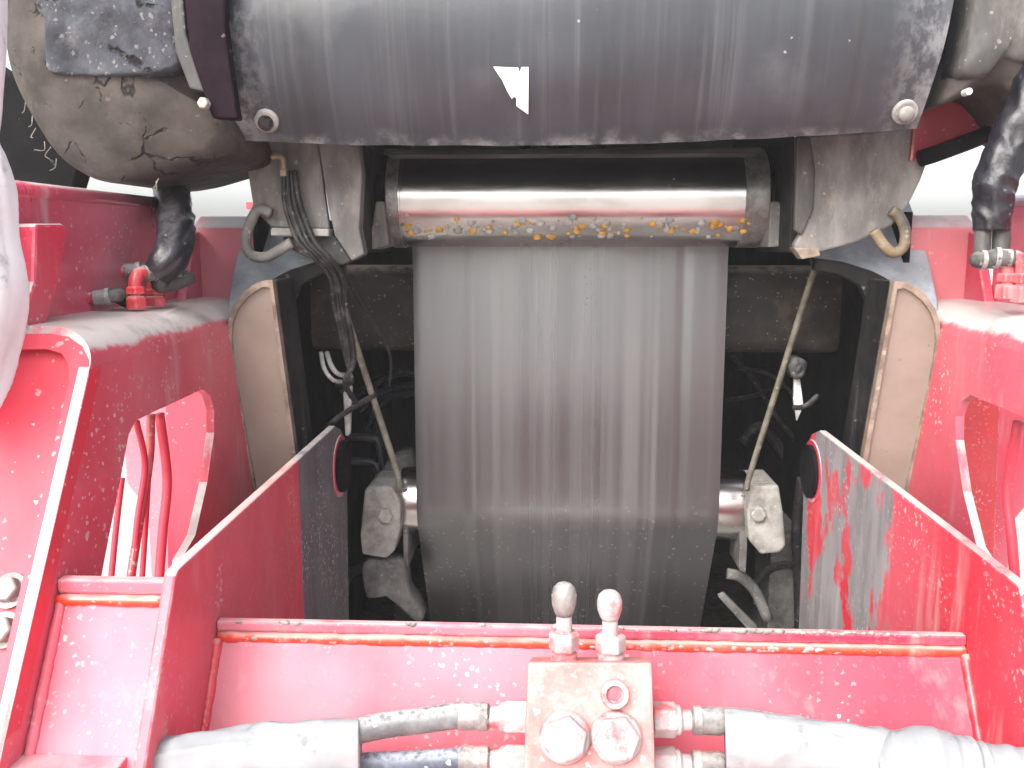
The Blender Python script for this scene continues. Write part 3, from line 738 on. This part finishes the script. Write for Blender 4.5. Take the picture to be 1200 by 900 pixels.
rcx = thing('roller_cheek', pix(1000, 290, Y=1.45), 'brownish worn steel cheek, broad and rounded, right of the roller', 'roller bracket', 'roller cheeks')
pts = px(((934, 158), (1000, 156), (1098, 146), (1094, 172), (1079, 212), (1064, 242), (1046, 264), (1005, 284), (960, 296), (936, 298), (930, 288), (948, 256), (934, 205)), 1.427)
mk('front_plate', prism(pts, (0, .02, .0)), CHEEK, rcx, bevel=.004)
pts = px(((934, 160), (950, 160), (956, 200), (954, 245), (940, 276), (931, 270)), 1.421)
mk('wear_strip', prism(pts, (0, .012, 0)), CHEEK_D, rcx, bevel=.003)
x1 = pix(934, 200, Y=1.435).x
mk('side_plate', box((x1, 1.46, pix(934, 296, Y=1.46).z), (x1 + .012, 1.70, .16)), DARK, rcx, bevel=.002)
mk('foot', prism(px(((930, 290), (960, 292), (962, 300), (940, 304)), 1.42), (0, .03, 0)), RIM, rcx, bevel=.002)
t = thing('roller_mount', pix(432, 290, Y=1.56), 'black slotted mount at the left end of the guide roller', 'mount', 'roller mounts')
mk('bracket', prism(px(((404, 262), (410, 232), (416, 232), (414, 264), (436, 266), (440, 236), (450, 236), (456, 288), (432, 293)), 1.53), (0, .09, 0)), CHEEK, t, bevel=.003)
mk('bolt', hexa(pix(427, 245, Y=1.56), (0, -1, 0), .014, .02), DARK, t, bevel=.001)
mk('bearing', lathe(pix(437, 225, Y=1.6), (1, 0, 0), [(0, .035), (.025, .035)], 24), BLACK, t)
t = thing('roller_mount', pix(920, 290, Y=1.56), 'grey slotted mount at the right end of the guide roller', 'mount', 'roller mounts')
mk('bracket', prism(px(((900, 290), (903, 236), (914, 236), (918, 256), (938, 258), (950, 250), (950, 258), (928, 288)), 1.53), (0, .09, 0)), CHEEK, t, bevel=.003)
mk('bolt', hexa(pix(936, 241, Y=1.55), (0, -1, 0), .013, .02), CHEEK, t, bevel=.001)
mk('pin', lathe(pix(924, 248, Y=1.53), (0, -1, 0), [(0, .014), (.006, .014), (.008, .010)], 20), CHEEK, t)
mk('bearing', lathe(pix(899, 225, Y=1.6), (1, 0, 0), [(0, .035), (.02, .035)], 24), BLACK, t)
# ------------------------------------------------------------------ muddy housings either side of the apron
YH = 1.30
O = px(((14, -90), (13, 0), (14, 60), (24, 98), (46, 142), (74, 184), (104, 206), (140, 215), (185, 210), (235, 196), (281, 183), (279, 150), (268, 139), (248, 128), (232, 60), (215, -90)), YH)
lh = thing('motor_housing', px(((140, 215),), YH)[0], 'mud caked round bottomed housing at the upper left', 'housing', 'housings beside the apron')
mk('shell', dome(O, pix(140, 60, Y=YH), .07, .22, p=2.2, k=4, nz=.006, nsc=14), MUD, lh, smooth=True)
O = px(((50, -90), (45, 0), (58, 26), (58, 62), (62, 86), (100, 91), (150, 93), (190, 90), (216, 78), (212, 40), (196, -90)), YH - .060)
mk('mortar_crust', dome(O, pix(130, 10, Y=YH - .060), .02, .05, p=5, k=3, nz=.010, nsc=26), SLAB, lh, 'grey crust of cracked mortar', smooth=True)
mk('edge_strip', prism(px(((190, -90), (205, -90), (218, 40), (240, 108), (222, 104), (205, 60)), YH - .078), (0, .03, 0)), CHEEK_D, lh, bevel=.003)
mk('side_shield', prism(px(((206, -90), (262, -90), (264, 30), (270, 80), (279, 140), (248, 138), (222, 60)), 1.215), (0, .02, 0)), PURPLE, lh, bevel=.003)
mk('bolt', hexa(pix(241, 122, Y=1.21), (0, -1, 0), .008, .012), STONE_GREY, lh, bevel=.001)
mk('lower_guard', prism(px(((236, 186), (285, 178), (285, 194), (262, 195), (245, 191)), 1.44), (0, .04, 0)), PURPLE, lh, bevel=.004)
O = px(((1134, -90), (1130, 20), (1122, 62), (1106, 100), (1100, 122), (1118, 118), (1136, 104), (1166, 104), (1186, 122), (1206, 140), (1290, 150), (1290, -90)), YH)
rh = thing('motor_housing', pix(1170, 110, Y=YH), 'mud caked housing with dark stained top at the upper right', 'housing', 'housings beside the apron')
mk('shell', dome(O, pix(1200, 30, Y=YH), .05, .2, p=2.2, k=4, nz=.006, nsc=14), MUD, rh, smooth=True)
O = px(((1138, -90), (1132, 10), (1126, 60), (1122, 90), (1150, 92), (1170, 72), (1200, 78), (1240, 80), (1290, 70), (1290, -90)), YH - .030)
mk('tar_crust', dome(O, pix(1210, -10, Y=YH - .030), .022, .05, p=4, k=4, nz=.004, nsc=26), CHEEK_D, rh, 'dark stained crust', smooth=True)
mk('bolt', lathe(pix(1130, 109, Y=1.235), (0, -1, 0), [(0, .0045), (.014, .0045)], 12), WHITE, rh)
fd = thing('fender', pix(1120, 180, Y=1.4), 'dark red curved fender tucked behind the right housing', 'fender')
mk('panel', prism(px(((1066, 190), (1074, 122), (1128, 100), (1168, 100), (1200, 125), (1176, 146), (1130, 166)), 1.42), (0, .03, 0)), red('dark_red_fender', base=(.25, .008, .02), dust=.1, specks=.1), fd, bevel=.004)
mk('edge_trim', tube(px(((1078, 186), (1100, 179), (1150, 160), (1185, 142), (1215, 120)), 1.405), .0125, 10, 5), BLACK, fd, smooth=True)
mk('void_sheet', prism(px(((-30, 60), (22, 96), (60, 160), (92, 196), (84, 222), (-30, 222)), 1.52), (0, .05, 0)), BLACK, None, 'dark sheet standing in for the black void behind the muddy left housing', 'dark sheet', bevel=.004)  # black sheet put where there is only a dark void
# ------------------------------------------------------------------ sleeved hoses standing on the arms
def crease(s): return lambda w, a, t: 1 + .13 * noise.noise(w * 30 + V((s, 0, 0))) + .13 * (1 - 2.4 * abs(noise.noise(V((math.cos(a) * 1.1 + w.z * 9, math.sin(a) * 1.1 + s, w.z * 40 + math.sin(a + s) * 1.3))))) 
def elbow(t, base, h, r, d, L):
    """red elbow fitting: stem, two nuts, horizontal outlet"""
    base = V(base); top = base + V((0, 0, h))
    e = mk('elbow', tube([base, base + V((0, 0, h * .7)), top + d * r * .6, top + d * L * .6], r * .8, 12, 4), RED_FIT, t, smooth=True)
    mk('nut', hexa(base, (0, 0, 1), r * 1.25, h * .38), RED_FIT, e, bevel=.0012)
    mk('nut', hexa(base + V((0, 0, h * .45)), (0, 0, 1), r * 1.15, h * .22), RED_SPECK, e, bevel=.0012)
    mk('ferrule', lathe(top + d * L * .45, d, [(0, r * .7), (.002, r), (L * .5, r), (L * .52, r * 1.15), (L * .7, r * 1.15), (L * .72, r * .9)], 16), FIT, e, smooth='angle')
    return top + d * L * 1.1
lhose = thing('hose_bundle', pix(150, 370, Y=1.2), 'black sleeved hose bundle with red elbows on the left arm', 'hose bundle', 'hose bundles on the arms')
mk('sleeve', tube([pix(u, v, Y=y) for u, v, y in ((176, 120, 1.62), (190, 180, 1.58), (199, 216, 1.50), (205, 245, 1.38), (206, 278, 1.28), (199, 302, 1.24), (182, 322, 1.23))], [.027, .027, .026, .0245, .0245, .024, .020], 40, 16, rf=crease(1)), SLEEVE, lhose, smooth=True)
for (u, v, y), h, d, r in (((97, 374, 1.17), .026, (1, .25, .12), .010), ((136, 357, 1.27), .046, (1, .3, .05), .012), ((160, 362, 1.20), .046, (.45, 1, .1), .0115), ((182, 358, 1.25), .036, (.9, .5, .05), .012)):
    b = pix(u, v, Y=y); d = V(d).normalized()
    q = elbow(lhose, b, h, r, d, .032)
    mk('hose', tube([q - d * .02, q + d * .012, pix(188, 335, Y=1.24) if u > 120 else pix(132, 345, Y=1.2), pix(188, 318, Y=1.24) if u > 120 else pix(150, 355, Y=1.23)], r * .85, 12, 6), CHEEK_D, lhose, smooth=True)
rhose = thing('hose_bundle', pix(1180, 350, Y=1.2), 'black sleeved hose bundle with red elbows on the right arm', 'hose bundle', 'hose bundles on the arms')
mk('sleeve', tube(px(((1240, 60), (1198, 140), (1180, 180), (1166, 215), (1163, 245), (1161, 270)), 1.26), [.03, .028, .026, .0245, .023, .022], 40, 16, rf=crease(4)), SLEEVE, rhose, smooth=True)
for (u, v, y), h, d, r, side in (((1178, 350, 1.22), .050, (-1, .1, .02), .0115, 1150), ((1196, 354, 1.21), .056, (-1, .25, .05), .012, 1172)):
    b = pix(u, v, Y=y); d = V(d).normalized()
    q = elbow(rhose, b, h, r, d, .030)
    mk('hose', tube([q - d * .02, q + d * .004, pix(side, 300, Y=1.25), pix(side + 2, 262, Y=1.26)], r * .95, 12, 6), CHEEK_D, rhose, smooth=True)
# ------------------------------------------------------------------ cables
def cable(name, pts, r, m, lab, cat, grp=None, n=8):
    P = [pix(u, v, Y=y) for u, v, y in pts]
    return mk(name, tube(P, r, n, 7), m, None, lab, cat, grp, smooth=True)
ef = thing('cable_elbow', pix(330, 205, Y=1.42), 'brassy elbow fitting on the left roller cheek', 'fitting')
mk('elbow', tube(px(((318, 184), (326, 183), (331, 187), (333, 205)), 1.415), .006, 10, 4), BRASS, ef, smooth=True)
mk('nut', hexa(pix(333, 207, Y=1.415), (0, 0, 1), .0085, .012), BRASS, ef, bevel=.001)
labs = ('outermost of the black cables clipped down the left cheek', 'second black cable from the outside on the left cheek', 'third black cable from the outside on the left cheek', 'innermost thick black cable down the left cheek')
for i, lab in enumerate(labs):
    dx = i * 6.5; j = lambda: random.uniform(-2, 2)
    cable('cable', ((333 + dx * .6, 200, 1.415), (333 + dx * .9, 235, 1.41), (340 + dx, 262, 1.41), (350 + dx + j(), 285, 1.405), (368 + dx * .9, 302, 1.41), (386 + dx * .8 + j(), 325, 1.44), (392 + dx * .7, 360, 1.47), (404 + dx * .5 + j(), 420, 1.5), (412 - dx * .4, 448, 1.5), (396 + dx + j(), 452 + dx, 1.55)), .0036 if i < 3 else .0048, CABLE, lab, 'cable', 'cables on the left cheek')
cable('thin_cable', ((402, 312, 1.46), (420, 350, 1.5), (446, 392, 1.55), (458, 420, 1.6), (456, 452, 1.65)), .0028, CABLE, 'single thin black cable looping towards the belt edge, left side', 'cable')
cable('drain_hose', ((440, 462, 1.62), (404, 484, 1.58), (388, 496, 1.56), (378, 503, 1.6)), .0055, CABLE, 'black hose resting over the end of the left well plate', 'hose')
cable('white_cable', ((376, 413, 1.62), (380, 432, 1.6), (390, 445, 1.6), (404, 448, 1.65)), .0042, WHITE, 'white cable loop hanging lower, left of the stay bar', 'cable', None)
cable('white_cable', ((383, 413, 1.63), (388, 428, 1.61), (396, 438, 1.61), (408, 440, 1.66)), .0048, WHITE, 'white cable loop nested inside the other, left of the stay bar', 'cable', None)
mk('white_tube', prism(px(((401, 452), (412, 452), (410, 510), (404, 512)), 1.66), (0, .015, 0)), WHITE, None, 'pale flat tube behind the end of the left well plate', 'tube', bevel=.004)
mk('white_tag', prism(px(((931, 436), (938, 444), (942, 476), (934, 494), (930, 470)), 1.64), (0, .008, 0)), WHITE, None, 'white hanging tag behind the end of the right well plate', 'tag', bevel=.002)
cable('hook_cable', ((930, 478, 1.62), (944, 476, 1.6), (958, 464, 1.62)), .005, CABLE, 'short dark hook across the white tag', 'hook')
blk = px(((922, 424), (934, 418), (944, 424), (942, 440), (930, 444)), 1.62)
mk('clamp', dome(blk, sum(blk, V((0, 0, 0))) / 5, .012, .03, k=3, nz=.006, nsc=60), CHEEK_D, None, 'dirty clamp lump on the right stay bar', 'clamp', smooth=True)
# hoses deep in the bay
deep = [(((412, 470), (440, 448), (470, 436), (500, 440)), 2.1, .010, BLUEC), (((420, 480), (446, 460), (480, 452), (510, 452)), 2.05, .009, BLUEC),
        (((430, 500), (450, 470), (478, 462), (510, 466)), 2.15, .010, BLUEC), (((408, 512), (432, 513), (444, 520), (450, 560)), 1.85, .0085, SLEEVE),
        (((408, 541), (428, 541), (442, 548), (448, 590)), 1.85, .0085, SLEEVE), (((455, 440), (440, 490), (452, 540), (460, 600)), 2.2, .012, CABLE),
        (((858, 418), (880, 440), (905, 480), (935, 520)), 2.1, .006, CABLE), (((850, 470), (890, 462), (925, 448), (960, 430)), 2.2, .006, CABLE),
        (((862, 432), (895, 436), (920, 452), (940, 480)), 2.0, .0045, CABLE), (((870, 520), (890, 500), (910, 520), (930, 560)), 2.2, .014, CABLE),
        (((880, 690), (900, 668), (925, 662), (950, 672)), 1.95, .010, CABLE), (((885, 712), (905, 690), (930, 680), (952, 690)), 2.0, .010, CABLE),
        (((400, 690), (410, 672), (430, 664), (460, 668)), 2.0, .013, CABLE), (((940, 560), (934, 620), (936, 680), (938, 740)), 1.9, .012, CABLE)]
dl = ['upper blue black hose left of the belt', 'second blue black hose left of the belt', 'lowest blue black hose of three left of the belt', 'upper curved black pipe past the left plate end', 'lower curved black pipe past the left plate end',
      'dark hose dropping behind the left stay bar', 'thin dark hose slanting down right of the belt', 'thin dark hose rising right of the belt', 'thinnest dark line right of the belt under the beam', 'thick dark arched hose right of the belt',
      'upper arched dark hose low by the right well plate', 'lower arched dark hose low by the right well plate', 'dark arched hose low by the left well plate', 'upright dark hose against the right plate end']
for (pts, y, r, m), lab in zip(deep, dl):
    mk('bay_hose', tube(px(pts, y), r, 8, 6), m, None, lab + ', in the dark bay', 'hose', 'hoses in the dark bay', smooth=True)
# ------------------------------------------------------------------ manifold and its fittings in front
YM = .815
NM = FPa.n if FPa.n.y < 0 else -FPa.n
MP = Plane(pix(618, 776, Y=YM), pix(765, 776, Y=YM), pix(612, 930, Y=YM - .045))
AXM = MP.n if MP.n.y < 0 else -MP.n
man = thing('hydraulic_manifold', MP.at(692, 900), 'pinkish worn hydraulic manifold block bolted to the front of the red cross plate', 'manifold')
body = [MP.at(u, v) for u, v in ((619, 776), (764, 776), (770, 960), (611, 960))]
mk('block', prism(body, -AXM * .085), BLOCK, man, bevel=.003)
for u, v, lab in ((662, 864, ''), (722, 864, '')):
    c = MP.at(u, v); b = mk('plug_bolt', lathe(c, AXM, [(0, .0245), (.004, .0245), (.007, .0225), (.007, .018)], 32), FITP, man, smooth='angle')
    mk('hex_head', hexa(c + AXM * .006, AXM, .0215, .016, .12, rot=.55 if u < 700 else .35), FITP, b, bevel=.0015)
c = MP.at(720, 813)
b = mk('socket_screw', lathe(c, AXM, [(0, .0135), (.010, .0135), (.0115, .0125), (.0115, .0085), (.004, .008), (.004, 0)], 28), FITP, man, smooth='angle')
mk('hex_socket', lathe(c + AXM * .0043, AXM, [(0, .0070), (.0002, .0070)], 6), RED_ARM, b)
for u0, vt, vb, ub, lab in ((661, 682, 776, 661, ''), (714, 691, 776, 716, '')):
    top, bot = pix(u0, vt, Y=YM + .035), pix(ub, vb, Y=YM + .03)
    d = (top - bot).normalized(); L = (top - bot).length
    nb_ = mk('test_nipple', lathe(bot - d * .004, d, [(0, .0135), (L * .16, .0135), (L * .18, .0105), (L * .36, .0105), (L * .38, .0085), (L * .60, .0078), (L * .68, .0078)], 20), FITP, man, smooth='angle')
    mk('hex_base', hexa(bot + d * L * .17, d, .0155, L * .22, rot=.2), FITP, nb_, bevel=.001)
    h = L * .42; b0 = L * .585
    mk('cap', lathe(bot + d * b0, d, [(0, .008), (h * .12, .0098), (h * .35, .0122), (h * .62, .0126), (h * .82, .0108), (h * .94, .0068), (h, .001)], 24), FIT if u0 < 700 else FITP, nb_, smooth=True)
def line(name, side, v, m, lab, pts, y=YM + .02, r=.0118, grp='hydraulic hoses on the manifold'):
    """hose with nut, neck and ferrule coming out of the side of the block"""
    s = -1 if side == 'l' else 1
    u0 = 617 if s < 0 else 766
    a = pix(u0, v, Y=y); d = V((s, 0, 0))
    q = 1 / F * y
    t = thing(name, a, lab, 'hydraulic hose', grp)
    mk('nut', hexa(a - d * .001, d, .0175, 30 * q, .1, rot=.3), FITP, t, bevel=.0015)
    mk('collar', lathe(a + d * 24 * q, d, [(0, .0145), (8 * q, .0145), (12 * q, .0105), (30 * q, .0095)], 20), FITP, t, smooth='angle')
    mk('ferrule', lathe(a + d * 46 * q, d, [(0, .010), (3 * q, .0135), (12 * q, .0142), (14 * q, .0132), (36 * q, .0138), (40 * q, .0125)], 24), FIT, t, smooth='angle')
    P = [a + d * 82 * q, a + d * 92 * q] + [pix(*p[:2], Y=p[2]) for p in pts]
    mk('hose', tube(P, r, 20, 8), m, t, smooth=True)
    return t
line('hydraulic_hose', 'l', 841, HOSE, 'dusty grey hose leaving the upper left of the manifold', ((490, 845, .835), (450, 850, .83), (405, 860, .82), (330, 880, .81)), r=.0128)
line('hydraulic_hose', 'l', 892, HOSE_B, 'blue grey hose leaving the lower left of the manifold', ((480, 893, .835), (420, 896, .83), (330, 905, .82)), r=.0112)
line('hydraulic_hose', 'r', 843, HOSE, 'hose leaving the upper right of the manifold into a canvas sleeve', ((880, 846, .83), (960, 860, .82), (1080, 885, .81)))
line('hydraulic_hose', 'r', 895, HOSE_B, 'hose leaving the lower right of the manifold into a canvas sleeve', ((880, 897, .83), (960, 905, .82), (1080, 915, .81)))
# canvas sleeves
def cloth(P, r, amp, fold, n=56, k=16, flat=1.0, seed=0, seam=None):
    def rf(w, a, t):
        q = V((w.x * 26, a * 1.1, seed + w.z * 10))
        wr = 1 - abs(noise.noise(q)) * 2
        return 1 + amp * noise.noise(w * 16 + V((seed, 0, 0))) + fold * wr * abs(math.sin(a * 1.5 + seed + w.x * 20)) + .012 * noise.noise(w * 120) + (0 if seam is None else .07 * math.exp(-((a - seam - .12 * math.sin(w.x * 14)) / .07) ** 2))
    return tube(P, r, n, k, rf=rf, flat=flat)
def at(pts): return [pix(u, v, Y=y) for u, v, y in pts]
mk('canvas_sleeve', cloth(at(((422, 879, .82), (404, 880, .818), (330, 886, .812), (230, 900, .80), (120, 922, .79), (0, 950, .78))), [.0300, .0312, .033, .034, .036, .036], .10, .10, k=24, flat=.75, seed=3, seam=5.5), CANVAS, None,
   'pale grey canvas sleeve round the hoses left of the manifold', 'hose sleeve', smooth=True)
sv = thing('canvas_sleeve', pix(1000, 900, Y=.81), 'pale canvas sleeve right of the manifold, bunched up at its far end', 'hose sleeve')
mk('smooth_length', cloth(at(((850, 869, .82), (870, 870, .818), (930, 879, .812), (1000, 892, .805), (1060, 902, .80), (1100, 908, .80))), [.0315, .032, .033, .0335, .034, .034], .08, .12, k=24, flat=.75, seed=8, seam=.75), CANVAS, sv, smooth=True)
def bunch(w, a, t):
    f = V((w.x * 30 + w.z * 16, w.y * 9, w.z * 40 - w.x * 14)); f2 = V((w.x * 80 - w.z * 60, 3 + w.y * 20, w.z * 80))
    return 1 + .16 * noise.noise(V((w.x * 34, w.z * 10, 7))) + .22 * (.5 - abs(noise.noise(f)) * 2) + .07 * (.5 - abs(noise.noise(f2)) * 2)
mk('bunched_end', tube(at(((1040, 906, .79), (1060, 903, .785), (1085, 900, .78), (1115, 906, .778), (1150, 914, .775), (1200, 918, .77), (1270, 922, .765))), [.026, .034, .034, .031, .031, .033, .034], 120, 40, rf=bunch), CANVAS, sv, smooth=True)
mk('canvas_sleeve', cloth(at(((-35, -80, .62), (-33, 0, .62), (-34, 120, .62), (-42, 165, .62), (-30, 230, .62), (-22, 300, .62), (-19, 360, .62), (-30, 420, .62), (-52, 480, .62))), [.021, .020, .0205, .0195, .0215, .0215, .021, .021, .022], .20, .26, n=90, k=26, seed=5), CANVAS_LIT, None,
   'pale canvas hose sleeve hanging upright at the left edge', 'hose sleeve', smooth=True)

straw = []
for u, v in ((30, 120), (38, 136), (42, 150), (52, 166), (60, 172), (66, 186), (183, 212), (186, 209)):
    a = pix(u, v, Y=1.25); straw.append(tube([a, a + V((random.uniform(-.008, .004), -.004, -.012)), a + V((random.uniform(-.014, .004), -.006, -random.uniform(.010, .018)))], .0007, 5, 3))
mk('straw', join(*straw), BAR, lh, kind='stuff', smooth=True)

# ------------------------------------------------------------------ thin volume added to lift the blacks, in place of lens veil
hz = bpy.data.materials.new('veil_volume'); hz.use_nodes = True; hz.node_tree.nodes.clear()
ho = hz.node_tree.nodes.new('ShaderNodeOutputMaterial'); hv = hz.node_tree.nodes.new('ShaderNodeVolumePrincipled')
hv.inputs['Color'].default_value = (.92, .90, .92, 1); hv.inputs['Density'].default_value = .009
hz.node_tree.links.new(hv.outputs[0], ho.inputs['Volume'])
mk('veil_box', box((-61, -61, -2.35), (61, 61, .75)), hz, kind='stuff')
